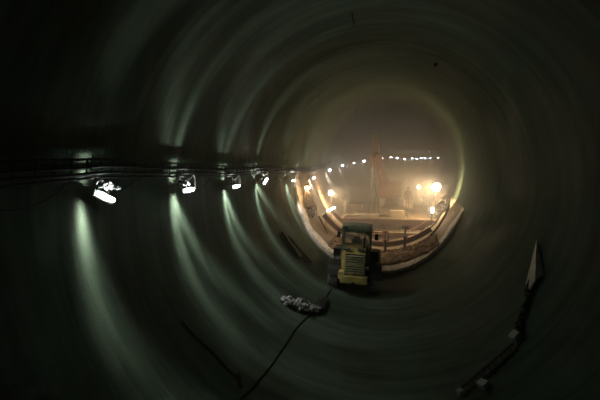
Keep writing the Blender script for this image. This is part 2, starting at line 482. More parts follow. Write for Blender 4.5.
bm = B(); box(bm, (0,cy1-0.06,2.05), (1.08,0.012,0.86)); obj('windscreen', bm, 'glass', ld)
for s in (-1, 1):
    bm = B(); box(bm, (s*0.595,0.78,2.05), (0.012,0.48,0.80), Matrix.Rotation(D(-2.5*s),4,'Y')); box(bm, (s*0.595,1.33,2.05), (0.012,0.48,0.80), Matrix.Rotation(D(-2.5*s),4,'Y'))
    obj('side_window', bm, 'glass', ld)
# seat, steering wheel
bm = B(); box(bm, (0,0.95,1.45), (0.46,0.46,0.14), bev=0.05); box(bm, (0,0.76,1.78), (0.44,0.12,0.60), bev=0.05); box(bm, (0,0.76,2.13), (0.26,0.10,0.16), bev=0.04); box(bm, (0,0.95,1.28), (0.25,0.3,0.25))
obj('driver_seat', bm, 'dark', ld, True)
bm = B()
pts = [Vector((0.19*math.cos(a), 1.38+0.08*math.sin(a), 1.80+0.17*math.sin(a))) for a in [2*PI*k/20 for k in range(21)]]
tube(bm, pts, 0.016, 6); cyl(bm, (0,1.38,1.80), (0,1.5,1.25), 0.03)
obj('steering_wheel', bm, 'dark', ld)
# lamps on hood corners & roof
for (x, y, z) in ((-0.33,-0.62,1.93), (0.22,-0.60,1.93)):
    bm = B(); box(bm, (x,y,z), (0.26,0.16,0.09), bev=0.02); a = obj('tail_lamp', bm, 'white', ld)
for (x, lbn) in ((-0.50,0), (0.45,1)):
    bm = B(); box(bm, (x,cy0-0.04,cz1+0.09 if lbn == 0 else cz1-0.10), (0.17,0.10,0.12), bev=0.02); a = obj('work_lamp', bm, 'dark', ld)
    bm = B(); box(bm, (x,cy0-0.095,cz1+0.09 if lbn == 0 else cz1-0.10), (0.13,0.012,0.085)); obj('lens', bm, 'steel', a)
bm = B(); cyl(bm, (0.34,-0.1,1.85), (0.34,-0.1,2.28), 0.045); cyl(bm, (0.34,-0.1,2.28), (0.36,-0.18,2.36), 0.045); obj('exhaust_pipe', bm, 'dark', ld, True)
# mirrors
for s in (-1, 1):
    bm = B(); tube(bm, [(s*0.6,1.65,2.25), (s*0.85,1.62,2.28), (s*0.85,1.6,2.1)], 0.015, 6); box(bm, (s*0.85,1.58,2.05), (0.16,0.04,0.28), bev=0.02); obj('mirror', bm, 'dark', ld)
# fenders
for s in (-1, 1):
    bm = B()
    out = []
    for k in range(9):
        a = D(20+140*k/8); out.append((math.cos(a)*0.70, 0.56+math.sin(a)*0.70))
    for (p, q) in zip(out[:-1], out[1:]):
        bar(bm, (s*0.84,p[0],p[1]), (s*0.84,q[0],q[1]), 0.52, 0.03)
    obj('fender', bm, 'dark', ld)
lbox('tool_box', [((-0.80,0.85,1.46),(0.36,0.5,0.34))], 'dark')
lbox('fuel_tank', [((0.78,0.75,1.42),(0.36,0.7,0.44))], 'dark')
lbox('step', [((-0.80,1.1,0.80),(0.34,0.4,0.04)), ((-0.80,1.1,0.55),(0.34,0.4,0.04)), ((-0.65,1.1,0.75),(0.04,0.4,0.6))], 'dark', bev=0)
def make_wheel():
    bm = B(); R, W = 0.56, 0.40
    lathe(bm, [(-W/2+0.03,0.30),(-W/2,0.36),(-W/2,0.47),(-W/2+0.05,0.52),(W/2-0.05,0.52),(W/2,0.47),(W/2,0.36),(W/2-0.03,0.30)], 'X', n=36)
    for k in range(20):
        for s in (-1, 1):
            a = 2*PI*(k+(0.5 if s > 0 else 0))/20
            rm = Matrix.Rotation(a, 4, 'X') @ Matrix.Translation((s*0.10,0,0.53)) @ Matrix.Rotation(D(28*s), 4, 'Z')
            bmesh.ops.create_cube(bm, size=1.0, matrix=rm @ Matrix.Diagonal((0.22,0.065,0.075,1)))
    tyre = obj('wheel', bm, 'rubber', ld, True)
    bm = B(); lathe(bm, [(-0.10,0.02),(-0.10,0.12),(-0.04,0.16),(-0.04,0.27),(-0.15,0.31),(-0.15,0.28),(0.15,0.28),(0.15,0.31),(0.04,0.27),(0.04,0.16),(0.10,0.12),(0.10,0.02)], 'X', n=28)
    for k in range(8):
        a = 2*PI*k/8; cyl(bm, (-0.12,0.085*math.cos(a),0.085*math.sin(a)), (0.12,0.085*math.cos(a),0.085*math.sin(a)), 0.014, n=6)
    obj('rim', bm, 'yellow', tyre, True)
    return tyre
w0 = make_wheel(); w0.location = (-0.88,0,0.56)
for (x, y) in ((0.88,0), (-0.88,2.25), (0.88,2.25)):
    w = copy_tree(w0, ld); w.location = (x,y,0.56); w.rotation_euler = (0.4,0,0)
# lift arms and bucket at the front
bm = B()
for s in (-1, 1):
    bar(bm, (s*0.42,1.9,1.35), (s*0.42,2.7,1.15), 0.10, 0.22); bar(bm, (s*0.42,2.7,1.15), (s*0.42,3.1,0.85), 0.10, 0.2)
obj('lift_arm', bm, 'yellow', ld)
bm = B()
bp = [(3.05,1.10),(3.15,0.55),(3.65,0.45),(3.64,0.51),(3.20,0.61),(3.11,1.12)]
prism(bm, [(-1.08,y,z) for y, z in bp], (2.16,0,0))
for s in (-1.08, 1.04): prism(bm, [(s,3.05,1.10),(s,3.15,0.55),(s,3.65,0.45),(s,3.45,1.0)], (0.04,0,0))
obj('bucket', bm, 'dark', ld)

# ------------------------------------------------------------------ bits on the near floor
def on_floor(px, py, lift=0.0): return hit(px, py, R0-lift)
def along(pixels, lift, per=12, wob=0.0):
    pts = []
    for (a, b_) in zip(pixels[:-1], pixels[1:]):
        for j in range(per):
            u = j/per
            pts.append(on_floor(a[0]+(b_[0]-a[0])*u, a[1]+(b_[1]-a[1])*u, lift+abs(wob*noise.noise(Vector((len(pts)*0.37,2,0))))))
    pts.append(on_floor(*pixels[-1], lift)); return pts
bm = B(); tube(bm, along([(331,289),(326,297),(321,304),(313,311),(303,321),(296,328),(285,345),(272,364),(262,376),(250,390),(240,399),(236,404)], 0.02, 8), 0.021, 8)
tag(obj('floor_hose', bm, 'cable', smooth=True), 'long black hose running across the floor from the loader to the bottom edge', 'hose')
bm = B(); tube(bm, along([(182,322),(196,337),(212,352),(228,369),(240,380)], 0.02, 8), 0.02, 8); tube(bm, along([(239,374),(240,387)], 0.02, 6), 0.035, 8)
tag(obj('wall_lead', bm, 'cable', smooth=True), 'short thin black lead on the lower left wall with a plug end', 'cable')
# black mat over the hose
q = [on_floor(*p, 0.075) for p in ((319,297),(328.5,299.5),(323.5,311),(313.5,307.5))]
bm = B(); nx = 10; top = []
for i in range(nx+1):
    r = []
    for j in range(nx+1):
        u, v = i/nx, j/nx
        p = (q[0]*(1-u)+q[1]*u)*(1-v)+(q[3]*(1-u)+q[2]*u)*v
        r.append(bm.verts.new(p+Vector((0,0,0.05*math.sin(PI*u)*0.6+0.03*noise.noise(Vector((u*4,v*4,1)))))))
    top.append(r)
for i in range(nx):
    for j in range(nx): bm.faces.new((top[i][j], top[i+1][j], top[i+1][j+1], top[i][j+1]))
o = obj('rubber_mat', bm, 'mat', smooth=True); md = o.modifiers.new('t', 'SOLIDIFY'); md.thickness = 0.04
tag(o, 'black rubber mat laid over the hose beside the grey bundle', 'mat')
# crumpled bundle of sheeting: one lumpy closed body
def lump(name, centre, size, rotz, label, cat, m, seed=0, sub=4, amp=0.35, freq=2.2, group=None, tilt=0):
    bm = B(); bmesh.ops.create_icosphere(bm, subdivisions=sub, radius=1.0)
    for v in bm.verts:
        n_ = v.co.normalized()
        k = 1+amp*noise.noise(n_*freq+Vector((seed*7.7,0,0)))+amp*0.5*abs(noise.noise(n_*freq*2.7+Vector((0,seed*3,0))))*2-amp*0.3
        k += amp*0.25*noise.noise(n_*freq*6+Vector((seed,seed,0)))
        v.co = Vector((n_.x*size[0]*k, n_.y*size[1]*k, max(-0.3*size[2], n_.z*size[2]*k)))
    bmesh.ops.rotate(bm, verts=bm.verts, cent=(0,0,0), matrix=Matrix.Rotation(rotz,3,'Z') @ Matrix.Rotation(tilt,3,'Y'))
    o = obj(name, bm, m); o.location = centre
    return tag(o, label, cat, group)
p = on_floor(299,306,0.06); pl = on_floor(287,302,0.05); pr = on_floor(312,309,0.05)
M['bundle'] = mat('grey_crumpled_sheeting', (0.26,0.27,0.26), 0.5, var=0.5, scale=9, bump=0.6, bdist=0.05)
bm = B()
for (c, s, sd, am) in ((pl,(0.27,0.22,0.19),1,0.5), ((pl+p)/2,(0.24,0.22,0.15),4,0.7), (p,(0.34,0.30,0.26),2,0.6), ((p+pr)/2,(0.28,0.26,0.20),5,0.6), (pr,(0.30,0.24,0.14),3,0.5)):
    r = bmesh.ops.create_icosphere(bm, subdivisions=4, radius=1.0)
    for v in r['verts']:
        n_ = v.co.normalized()
        k = 1+am*noise.noise(n_*2.4+Vector((sd*7.7,0,0)))+am*0.5*abs(noise.noise(n_*3.4+Vector((0,sd*3,0))))-am*0.2
        v.co = c+Vector((n_.x*s[0]*k, n_.y*s[1]*k, max(-0.25*s[2], n_.z*s[2]*k)))
tag(obj('sheeting_bundle', bm, 'bundle'), 'crumpled grey bundle of plastic sheeting lying on the floor left of the loader', 'bundle')

# ------------------------------------------------------------------ gear lying up the right wall
def wall_n(p): return (Vector((cx(p.y), p.y, R0))-p).normalized()
a_, b_, c_, d_ = on_floor(536.5,240,0.10), on_floor(525.5,284,0.06), on_floor(535,280,0.22), on_floor(543,275,0.06)
bm = B()
nn = wall_n(a_)
for (p, q2, r2) in ((a_,b_,c_), (a_,c_,d_)):
    prism(bm, [p, q2, r2], -wall_n(q2)*0.03)
prism(bm, [b_, b_+(c_-b_)*0.5-(a_-b_)*0.22, c_], -wall_n(b_)*0.03)
tag(obj('folded_panel', bm, 'white'), 'tall narrow folded grey panel leaning high on the right wall', 'panel')
bm = B()
tube(bm, along([(531,280),(526,292),(528,300),(522,313),(519,320),(521,328),(518,334)], 0.06, 8, 0.12), 0.06, 8)
tube(bm, along([(527,286),(530,296),(524,306),(524,316),(516,324),(519,333)], 0.09, 8, 0.16), 0.045, 8)
tag(obj('cable_bunch', bm, 'cable'), 'tangled black cables hanging on the right wall below the folded panel', 'cables')
def wall_box(name, px, py, s, ang, label, cat, m, group=None):
    p = on_floor(px, py, s[2]/2+0.03); n_ = wall_n(p)
    q = n_.to_track_quat('Z', 'Y').to_matrix().to_4x4() @ Matrix.Rotation(ang, 4, 'Z')
    t = thing(name, label, cat, p, q.to_euler(), group)
    bm = B(); box(bm, (0,0,0), s, bev=0.02); obj('case', bm, m, t, True)
    bm = B(); box(bm, (0,0,s[2]/2+0.015), (s[0]*0.92, s[1]*0.92, 0.03), bev=0.01); obj('lid', bm, m, t)
    return t
wall_box('junction_box', 517, 337, (0.30,0.24,0.18), 0.3, 'grey box at the top end of the ladder on the right wall', 'box', 'white', 'grey boxes by the ladder')
wall_box('junction_box', 484, 385, (0.26,0.20,0.12), 0.5, 'grey box lying beside the lower part of the ladder', 'box', 'white', 'grey boxes by the ladder')
wall_box('junction_box', 461, 393, (0.18,0.15,0.10), 0.5, 'small grey box at the bottom end of the ladder', 'box', 'white', 'grey boxes by the ladder')
t = thing('ladder', 'narrow dark metal ladder lying on the lower right wall', 'ladder', on_floor(490,367,0.08))
def rail_pts(dx, dy): return [p-t.location for p in along([(515+dx,346+dy),(503+dx,357+dy),(490+dx,368+dy),(477+dx,379+dy),(464+dx,390+dy)], 0.07, 6)]
ra, rb = rail_pts(-2.6,-2.6), rail_pts(2.2,2.2)
for r_ in (ra, rb):
    bm = B(); tube(bm, r_, 0.03, 6); obj('rail', bm, 'dark', t)
for k in range(1, len(ra)-1, 2):
    bm = B(); tube(bm, [ra[k], rb[k]], 0.02, 6); obj('rung', bm, 'dark', t)
bm = B(); tube(bm, along([(520,343),(512,354),(503,363),(493,373),(486,380)], 0.03, 8), 0.014, 6)
for px, py in ((512,354),(503,363),(494,372)):
    p = on_floor(px,py,0.04); bmesh.ops.create_icosphere(bm, subdivisions=2, radius=0.045, matrix=Matrix.Translation(p))
tag(obj('thin_lead', bm, 'cable'), 'thin lead with small knots running beside the ladder to a grey box', 'cable')
# dark shuttering boards on the lower left, before the ring edge
for k, (p0, p1) in enumerate((((289,236),(312,262)), ((283,232),(300,257)))):
    bm = B(); a = on_floor(*p0, 0.10); b2 = on_floor(*p1, 0.10); bar(bm, a, b2, 0.30, 0.07, wall_n((a+b2)/2))
    tag(obj('shutter_board', bm, 'cable'), '%s of two dark boards lying on the left wall before the lit ring edge' % ('lower' if k == 0 else 'upper'), 'board', 'dark boards on the left wall')

# ------------------------------------------------------------------ rusty arch rail behind the pour
def arc_pts(y, rad, a0, a1, n=48): return [Vector((cx(y)+rad*math.sin(D(a0+(a1-a0)*k/n)), y, R0-rad*math.cos(D(a0+(a1-a0)*k/n)))) for k in range(n+1)]
for (y, rad, h, lb) in ((24.0,4.52,0.26,'nearer'), (26.6,4.55,0.22,'farther')):
    t = thing('arch_rib', '%s rusty curved steel rib standing on the lit invert' % lb, 'steel rib', (cx(y),y,R0-rad), group='rusty curved ribs')
    for nm, w, r1, r2 in (('web',0.05,rad,rad-h+0.04), ('outer_flange',0.15,rad+0.03,rad), ('inner_flange',0.15,rad-h+0.04,rad-h)):
        bm = B(); n = 60; rows = []
        for k in range(n+1):
            a = D(-52+92*k/n)
            rows.append([bm.verts.new(Vector((cx(y)+r*math.sin(a), yy2, R0-r*math.cos(a)))-t.location) for (r, yy2) in ((r1,y-w/2),(r1,y+w/2),(r2,y+w/2),(r2,y-w/2))])
        for k in range(n):
            for j in range(4): bm.faces.new((rows[k][j], rows[k][(j+1)%4], rows[k+1][(j+1)%4], rows[k+1][j]))
        bm.faces.new(rows[0]); bm.faces.new(rows[-1][::-1])
        obj(nm, bm, 'rust', t)

# spoil on the floor between the pour edge and the first rib
bm = B()
for k in range(1500):
    a = D(random.uniform(-34, 40)); y = random.uniform(21.0, 23.8)
    s = random.uniform(0.03, 0.13)*(1.6 if random.random() < 0.06 else 1)
    c = Vector((cx(y)+(RI-0.02)*math.sin(a), y, R0-(RI-0.02)*math.cos(a)+s*0.3))
    r = bmesh.ops.create_icosphere(bm, subdivisions=1, radius=s, matrix=Matrix.Translation(c) @ Matrix.Diagonal((1.3,1,0.7,1)))
    for v in r['verts']: v.co += Vector((random.uniform(-1,1),random.uniform(-1,1),random.uniform(-1,1)))*s*0.25
tag(obj('gravel', bm, 'spoil'), 'loose brown gravel spread over the invert before the rusty rib', 'gravel', kind='stuff')

# ------------------------------------------------------------------ work platform
PZ = 1.62
gx = cx(30)
t = thing('work_platform', 'wide timber and steel work platform across the tunnel behind the loader', 'platform', (gx, 27, 0.3))
o0 = t.location.copy()
def L_(x, y, z): return Vector((x, y, z))-o0
hw = 3.15
bm = B()
x = gx-hw
while x < gx+hw:
    w = random.uniform(0.22, 0.30)
    box(bm, L_(x+w/2, 31.6+random.uniform(-0.1,0.1), PZ-0.03+random.uniform(-0.012,0.012)), (w-0.015, 9.2, 0.05)); x += w
obj('deck', bm, 'timber', t)
for y in (27.2, 29.5, 32, 34.5, 36):
    bm = B()
    for dz in (-0.07, -0.33): box(bm, L_(gx, y, PZ+dz-0.03), (2*hw, 0.24, 0.025))
    box(bm, L_(gx, y, PZ-0.23), (2*hw, 0.03, 0.26))
    obj('beam', bm, 'rust', t)
for x in (gx-2.2, gx-0.1, gx+0.75, gx+2.3):
    for y in (27.2, 32):
        bm = B(); fz = floor_z(x, y, RI)
        bar(bm, L_(x,y,fz+0.02), L_(x,y,PZ-0.36), 0.16, 0.16); box(bm, L_(x,y,fz+0.07), (0.34,0.34,0.06)); obj('post', bm, 'rust', t)
bm = B(); box(bm, L_(gx,26.0,0.98), (6.0,0.16,0.16)); box(bm, L_(gx,25.6,1.0), (5.6,0.5,0.05)); obj('lower_walkway', bm, 'timber', t)
for s in (-1.9, 0, 1.9):
    bm = B(); fz = floor_z(gx+s, 26.0, RI); bar(bm, L_(gx+s,26.0,fz+0.03), L_(gx+s,26.0,0.9), 0.1, 0.1); obj('prop', bm, 'dark', t)
for s in (-1, 1):
    bm = B(); xx = gx+s*2.95
    for z in (0.55, 1.05): tube(bm, [L_(xx,y,PZ+z) for y in (27.2,30,33,36)], 0.025, 8)
    for y in (27.2,28.9,30.6,32.3,34,35.9): tube(bm, [L_(xx,y,PZ), L_(xx,y,PZ+1.07)], 0.025, 8)
    obj('handrail', bm, 'steel', t)

# adjustable prop posts in front of it
for (px, py0, py1, lb) in ((385,252.5,232,'left'), (404.5,251,228,'right')):
    y = 23.2; base = at(px, py0, y); base.z = floor_z(base.x, y, RI)+0.03
    top = at(px, py1, y)
    t = thing('steel_prop', '%s of two upright steel props standing in the gravel before the rib' % lb, 'prop', base, group='upright props in the gravel')
    h = top.z-base.z
    bm = B(); cyl(bm, (0,0,0.02), (0,0,h*0.6), 0.075); cyl(bm, (0,0,0), (0,0,0.03), 0.16); obj('outer_tube', bm, 'dark', t, True)
    bm = B(); cyl(bm, (0,0,h*0.6), (0,0,h), 0.05); obj('inner_tube', bm, 'steel', t, True)
    bm = B(); cyl(bm, (0,0,h*0.57), (0,0,h*0.64), 0.11); cyl(bm, (-0.18,0,h*0.61), (0.18,0,h*0.61), 0.018); obj('collar', bm, 'rust', t)
    bm = B(); box(bm, (0,0,h+0.03), (0.34,0.22,0.06)); obj('head_plate', bm, 'rust', t)

# things on the platform
def crate(px, py, y, s, rz, label, m, nslat=4, name='timber_crate'):
    p = at(px, py, y); p.z = PZ
    t = thing(name, label, 'crate', p, (0,0,rz))
    bm = B()
    for k in range(nslat):
        z = s[2]*(k+0.5)/nslat; hh = s[2]/nslat*0.82
        for sg in (-1,1):
            box(bm, (0,sg*s[1]/2,z), (s[0],0.025,hh)); box(bm, (sg*s[0]/2,0,z), (0.025,s[1],hh))
    obj('slats', bm, m, t)
    for sx in (-1,1):
        for sy in (-1,1):
            bm = B(); box(bm, (sx*(s[0]/2-0.04),sy*(s[1]/2-0.04),s[2]/2), (0.07,0.07,s[2])); obj('corner_post', bm, m, t)
    bm = B(); box(bm, (0,0,s[2]+0.015), (s[0]+0.04,s[1]+0.04,0.03)); obj('lid', bm, m, t)
    return t
crate(397,213,28.0,(0.95,0.6,0.42),0.05,'pale timber crate at the front edge of the platform, right of centre','pale',4)
crate(355,209,31.0,(1.1,0.7,0.40),-0.2,'low brown timber crate on the platform, behind the loader cab','timber',3)
crate(420,209,30.5,(0.8,0.6,0.5),0.3,'brown timber crate on the platform left of the right strip lamp','timber',4)
def pipes(px, y, dirv, n, label, m='steel'):
    p = at(px, 210, y); p.z = PZ
    for k in range(n):
        q = p+Vector((0, k*0.17, 0.065)); d = Vector(dirv)
        bm = B(); cyl(bm, -d, d, 0.06, n=12)
        o = obj('pipe', bm, m, smooth=True); o.location = q
        tag(o, label % ['front','middle','rear'][k], 'pipe', 'loose pipes on the platform')
pipes(370, 28.2, (1.1,0.1,0), 3, '%s one of three loose pipes lying on the platform front')
def planks(px, y, z, L0, n, rz, label, m='pale'):
    p = at(px, 210, y); p.z = z
    for k in range(n):
        bm = B(); box(bm, (0,0,0), (L0, 0.22, 0.045), bev=0.005)
        o = obj('plank', bm, m); o.location = p+Vector((0.04*k, 0.02*k, 0.027+0.05*k)); o.rotation_euler = (0,0,rz+0.06*k)
        tag(o, label % ['lowest','second','topmost'][k], 'plank', 'planks stacked on the platform')
planks(361, 27.6, PZ, 2.3, 3, 0.05, '%s plank of the small stack on the front left of the platform')
# spoil heaps on the platform, dim in the haze
lump('spoil_heap', Vector((gx+0.9, 34.5, PZ)), (1.3,0.9,0.5), 0.2, 'low heap of brown spoil at the back of the platform left of the worker', 'spoil heap', 'spoil', 3, amp=0.4)
# ------------------------------------------------------------------ drilling rig with tall mast
yr = 33.6
t = thing('drilling_rig', 'tall dusty red drilling rig with raised mast in the haze on the platform', 'drilling rig', (at(388,205,yr).x, yr, PZ+0.01))
base = t.location.copy()
def Q(px, py, dy=0): return at(px, py, yr+dy)-base
for s in (-1, 1):
    bm = B(); pr = []
    for k in range(24):
        a = 2*PI*k/24; pr.append((s*0.75, (1.1 if math.cos(a) > 0 else -1.1)+0.36*math.cos(a), 0.38+0.36*math.sin(a)))
    prism(bm, pr, (0.36,0,0)); obj('track', bm, 'rubber', t)
bm = B(); box(bm, (0.1,0.2,1.15), (1.8,2.1,0.8), bev=0.08); box(bm, (0.25,0.3,1.7), (1.3,1.5,0.45), bev=0.06); obj('body', bm, 'red', t, True)
bm = B(); box(bm, (0.7,-0.4,1.55), (0.6,0.9,0.95), bev=0.06); obj('cab', bm, 'red', t, True)
# mast: lattice box leaning slightly left
a0, a1 = Q(385,196), Q(375,140)
bm = B(); dirm = (a1-a0)
sq = [Vector((sx*0.22, sy*0.22, 0)) for sx, sy in ((-1,-1),(1,-1),(1,1),(-1,1))]
for s_ in sq: bar(bm, a0+s_, a1+s_*0.8, 0.18, 0.18)
nb = 9
for k in range(nb):
    for i in range(4):
        p = a0+dirm*(k/nb)+sq[i]; q2 = a0+dirm*((k+1)/nb)+sq[(i+1)%4]; bar(bm, p, q2, 0.09, 0.09)
obj('mast', bm, 'red', t)
bm = B(); box(bm, (a1+Vector((0,0,0.1))), (0.62,0.6,0.4), bev=0.05); box(bm, a1+Vector((0.05,-0.1,0.42)), (0.36,0.3,0.3), bev=0.05); obj('mast_head', bm, 'dark', t)
h_ = a0+dirm*0.68+Vector((-0.15,-0.42,0))
bm = B(); box(bm, h_, (1.0,0.45,0.6), bev=0.05); cyl(bm, h_+Vector((-0.3,0,-0.2)), h_+Vector((-0.3,0,-0.75)), 0.16); obj('drill_head', bm, 'red', t)
bm = B(); cyl(bm, h_+Vector((-0.3,0,-0.7)), Vector(((h_.x-0.35), h_.y, 0.5)), 0.06); obj('drill_rod', bm, 'steel', t)
bm = B(); bar(bm, Q(391,190,0.4), a0+dirm*0.62, 0.24, 0.3); obj('boom', bm, 'red', t)
bm = B(); cyl(bm, Q(390,196,0), a0+dirm*0.45+Vector((0.1,0,0)), 0.07); obj('hydraulic_ram', bm, 'steel', t)

# ------------------------------------------------------------------ tall tripod stand in front of the rig
yt = 28.6
foot = [at(368.5,212,yt), at(379,212,yt), at(374,210,yt+0.9)]
for f in foot: f.z = PZ+0.03
hub = at(374.3,180,yt+0.3); topp = at(373.8,157,yt+0.3)
t = thing('tripod_stand', 'tall thin dark tripod mast standing on the platform above the loader cab', 'tripod', (hub.x, hub.y, PZ+0.02))
bl = t.location.copy()
for f in foot:
    bm = B(); cyl(bm, f-bl, hub-bl, 0.045, 0.035, n=10); obj('leg', bm, 'cable', t)
bm = B(); cyl(bm, hub-bl, topp-bl, 0.045, 0.03, n=10); obj('pole', bm, 'dark', t)
bm = B(); cyl(bm, hub-bl-Vector((0,0,0.08)), hub-bl+Vector((0,0,0.1)), 0.10); obj('hub', bm, 'dark', t)
bm = B(); box(bm, topp-bl+Vector((0.02,0,0.08)), (0.26,0.18,0.2), bev=0.03); obj('head', bm, 'cable', t)

# ------------------------------------------------------------------ flood lights
def point(name, loc, e, col, r, parent, aimed=False):
    d = bpy.data.lights.new(name, 'POINT'); d.energy = e; d.color = col; d.shadow_soft_size = r
    if aimed:      # a floodlight's spread: less light thrown straight back down the tunnel than over the work
        d.use_nodes = True; n_ = d.node_tree.nodes; l_ = d.node_tree.links
        e_ = [x for x in n_ if x.type == 'EMISSION'][0]
        t_ = n_.new('ShaderNodeTexCoord'); s_ = n_.new('ShaderNodeSeparateXYZ'); m_ = n_.new('ShaderNodeMapRange')
        m_.interpolation_type = 'SMOOTHSTEP'
        m_.inputs['From Min'].default_value = -0.6; m_.inputs['From Max'].default_value = 0.1
        m_.inputs['To Min'].default_value = 0.0; m_.inputs['To Max'].default_value = 1.0
        l_.new(t_.outputs['Normal'], s_.inputs[0]); l_.new(s_.outputs['Y'], m_.inputs['Value']); u_ = n_.new('ShaderNodeMapRange'); u_.interpolation_type = 'SMOOTHSTEP'
        u_.inputs['From Min'].default_value = 0.1; u_.inputs['From Max'].default_value = 0.8
        u_.inputs['To Min'].default_value = 1.0; u_.inputs['To Max'].default_value = 0.35
        x_ = n_.new('ShaderNodeMath'); x_.operation = 'MULTIPLY'
        l_.new(s_.outputs['Z'], u_.inputs['Value']); l_.new(m_.outputs[0], x_.inputs[0]); l_.new(u_.outputs[0], x_.inputs[1])
        l_.new(x_.outputs[0], e_.inputs['Strength'])
    o = bpy.data.objects.new(name, d); COL.objects.link(o); o.parent = parent; o.location = loc; return o
def flood(px, py, y, rad, e, label, mlens, col, zbase, aim=0.0):
    p = at(px, py, y)
    fz = floor_z(p.x, p.y, RI); spread = 0.4
    if fz > zbase: zbase = fz+0.06
    if abs(p.x-cx(p.y)) > 2.8: spread = 0.14
    t = thing('flood_light', label, 'flood light', (p.x, p.y, zbase), group='lit flood lights beside the platform')
    h = p.z-zbase
    bm = B(); cyl(bm, (0,0.15,0.25), (0,0.15,h-0.05), 0.03)
    obj('stand', bm, 'dark', t)
    for k in range(3):
        a = 2*PI*k/3+0.5
        bm = B(); cyl(bm, (0,0.15,0.45), (spread*math.cos(a),0.15+spread*math.sin(a),0.03), 0.02, n=8); obj('leg', bm, 'dark', t)
    bm = B(); lathe(bm, [(0.02,0.01),(0.02,rad*0.98),(0.10,rad*0.8),(0.14,rad*0.4),(0.14,0.01)], 'Y', (0,0,h), 24); obj('reflector', bm, 'dark', t, True)
    bm = B(); lathe(bm, [(-0.06,0.001),(-0.05,rad*0.6),(-0.02,rad),(0.02,rad),(0.02,0.001)], 'Y', (0,0,h), 24); obj('lens', bm, mlens, t, True)
    lo = point('light', (0,-0.38,h), e, col, 0.07, t, True); lo.rotation_euler = (0,0,aim)
    return t
WARM = (1.0, 0.66, 0.34)
flood(436.5,187,27.4,0.26,2500,'brightest flood light, big glare at the right wall of the tunnel','flood_e',WARM,PZ,D(30))
flood(331,193,27.6,0.17,750,'bright flood light on a stand just left of the platform','flood_e',WARM,PZ,D(-28))
flood(418.8,187,33.5,0.13,900,'small flood light between the worker and the brightest glare','small_e',WARM,PZ)
# strip lights fixed low
def strip(px0, py0, px1, py1, y, th, e, label):
    a = at(px0,py0,y); b2 = at(px1,py1,y); c = (a+b2)/2
    t = thing('strip_light', label, 'strip light', c, group='lit strip lights on the platform')
    bm = B(); bar(bm, a-c, b2-c, 0.06, th, Vector((0,0,1))); obj('tube', bm, 'small_e', t)
    bm = B(); bar(bm, a-c+Vector((0,0.07,0)), b2-c+Vector((0,0.07,0)), 0.06, th*1.5); obj('housing', bm, 'dark', t)
    bm = B(); cyl(bm, (0,0.1,0), (0,0.1,min(0.0, PZ-c.z)-0.02 if c.z > PZ else 0.25), 0.025); obj('bracket', bm, 'dark', t)
    point('light', (0,-0.12,-0.02), e, (1.0,0.78,0.5), 0.05, t)
strip(327,211,335,207.3,25.6,0.13,20,'short tilted lit strip lamp at the left end of the platform')
strip(431,210.2,433.6,210.2,25.6,0.34,40,'small upright lit lamp panel at the right end of the platform')

# ------------------------------------------------------------------ lit scaffold frame at the left wall
y = 22.4
t = thing('scaffold_frame', 'narrow triangular steel scaffold lit orange beside the left wall', 'scaffold', at(311,215,y)); bl = t.location.copy()
def S(px, py, dy=0): return at(px, py, y+dy)-bl
for (a, b2) in (((305.5,189),(303.5,216)), ((307,189),(316.5,207)), ((306.5,189,1.2),(308,214,1.2)), ((316.5,207),(317.5,216))):
    bm = B(); pa = S(*a); pb = S(*b2); cyl(bm, pa, pb, 0.045, n=8); obj('tube', bm, 'steel', t)
bm = B()
for (a, b2) in (((304.8,200),(312,199)), ((304,206.5),(315.5,205)), ((312,199),(304.3,206.5)), ((304.6,200),(309,207)), ((309,207),(315.8,206)), ((303.8,213),(317,213)), ((304.3,207),(311,213)), ((311,213),(316.6,207)), ((305.5,200),(307.5,206,1.2)), ((315,206),(308,206,1.2))):
    cyl(bm, S(*a), S(*b2), 0.03, n=6)
obj('brace', bm, 'steel', t)
t = thing('bulb_lamp', 'warm orange lamp on top of the scaffold at the left wall', 'lamp', at(307.5,187.6,y))
bm = B(); bmesh.ops.create_uvsphere(bm, u_segments=14, v_segments=10, radius=0.12, matrix=Matrix.Diagonal((1.3,1,0.8,1))); obj('bulb', bm, 'warm_e', t, True)
bm = B(); cyl(bm, (0,0,0.06), (0,0,0.2), 0.07); cyl(bm, (0,0.06,0.0), (0,0.3,-0.1), 0.03); obj('holder', bm, 'dark', t)
point('light', (0.05,-0.16,-0.14), 25, (1.0,0.5,0.18), 0.05, t)
# dark fan drum under it
def drum(px, py, y, rad, label, m='dark'):
    p = at(px, py, y); t = thing('fan_drum', label, 'fan', p)
    bm = B(); lathe(bm, [(-0.25,rad*0.86),(-0.25,rad),(0.25,rad),(0.25,rad*0.86)], 'Y', n=28); obj('casing', bm, m, t, True)
    bm = B(); lathe(bm, [(-0.15,0.01),(-0.12,rad*0.28),(0.12,rad*0.28),(0.15,0.01)], 'Y', n=16); obj('motor', bm, 'steel', t, True)
    bm = B()
    for k in range(7):
        a = 2*PI*k/7; box(bm, (math.cos(a)*rad*0.57,0,math.sin(a)*rad*0.57), (rad*0.56,0.02,rad*0.3), Matrix.Rotation(-a,4,'Y') @ Matrix.Rotation(D(35),4,'X'))
    obj('blades', bm, m, t)
    bm = B(); box(bm, (0,0,-rad-0.05), (rad*1.6,0.4,0.08)); obj('base', bm, m, t)
    return t
drum(309.5,213,23.1,0.34,'round dark drum fan at the foot of the lit scaffold on the left')
drum(441.5,205,27.6,0.34,'round dark drum fan at the right wall beside the bright glare')
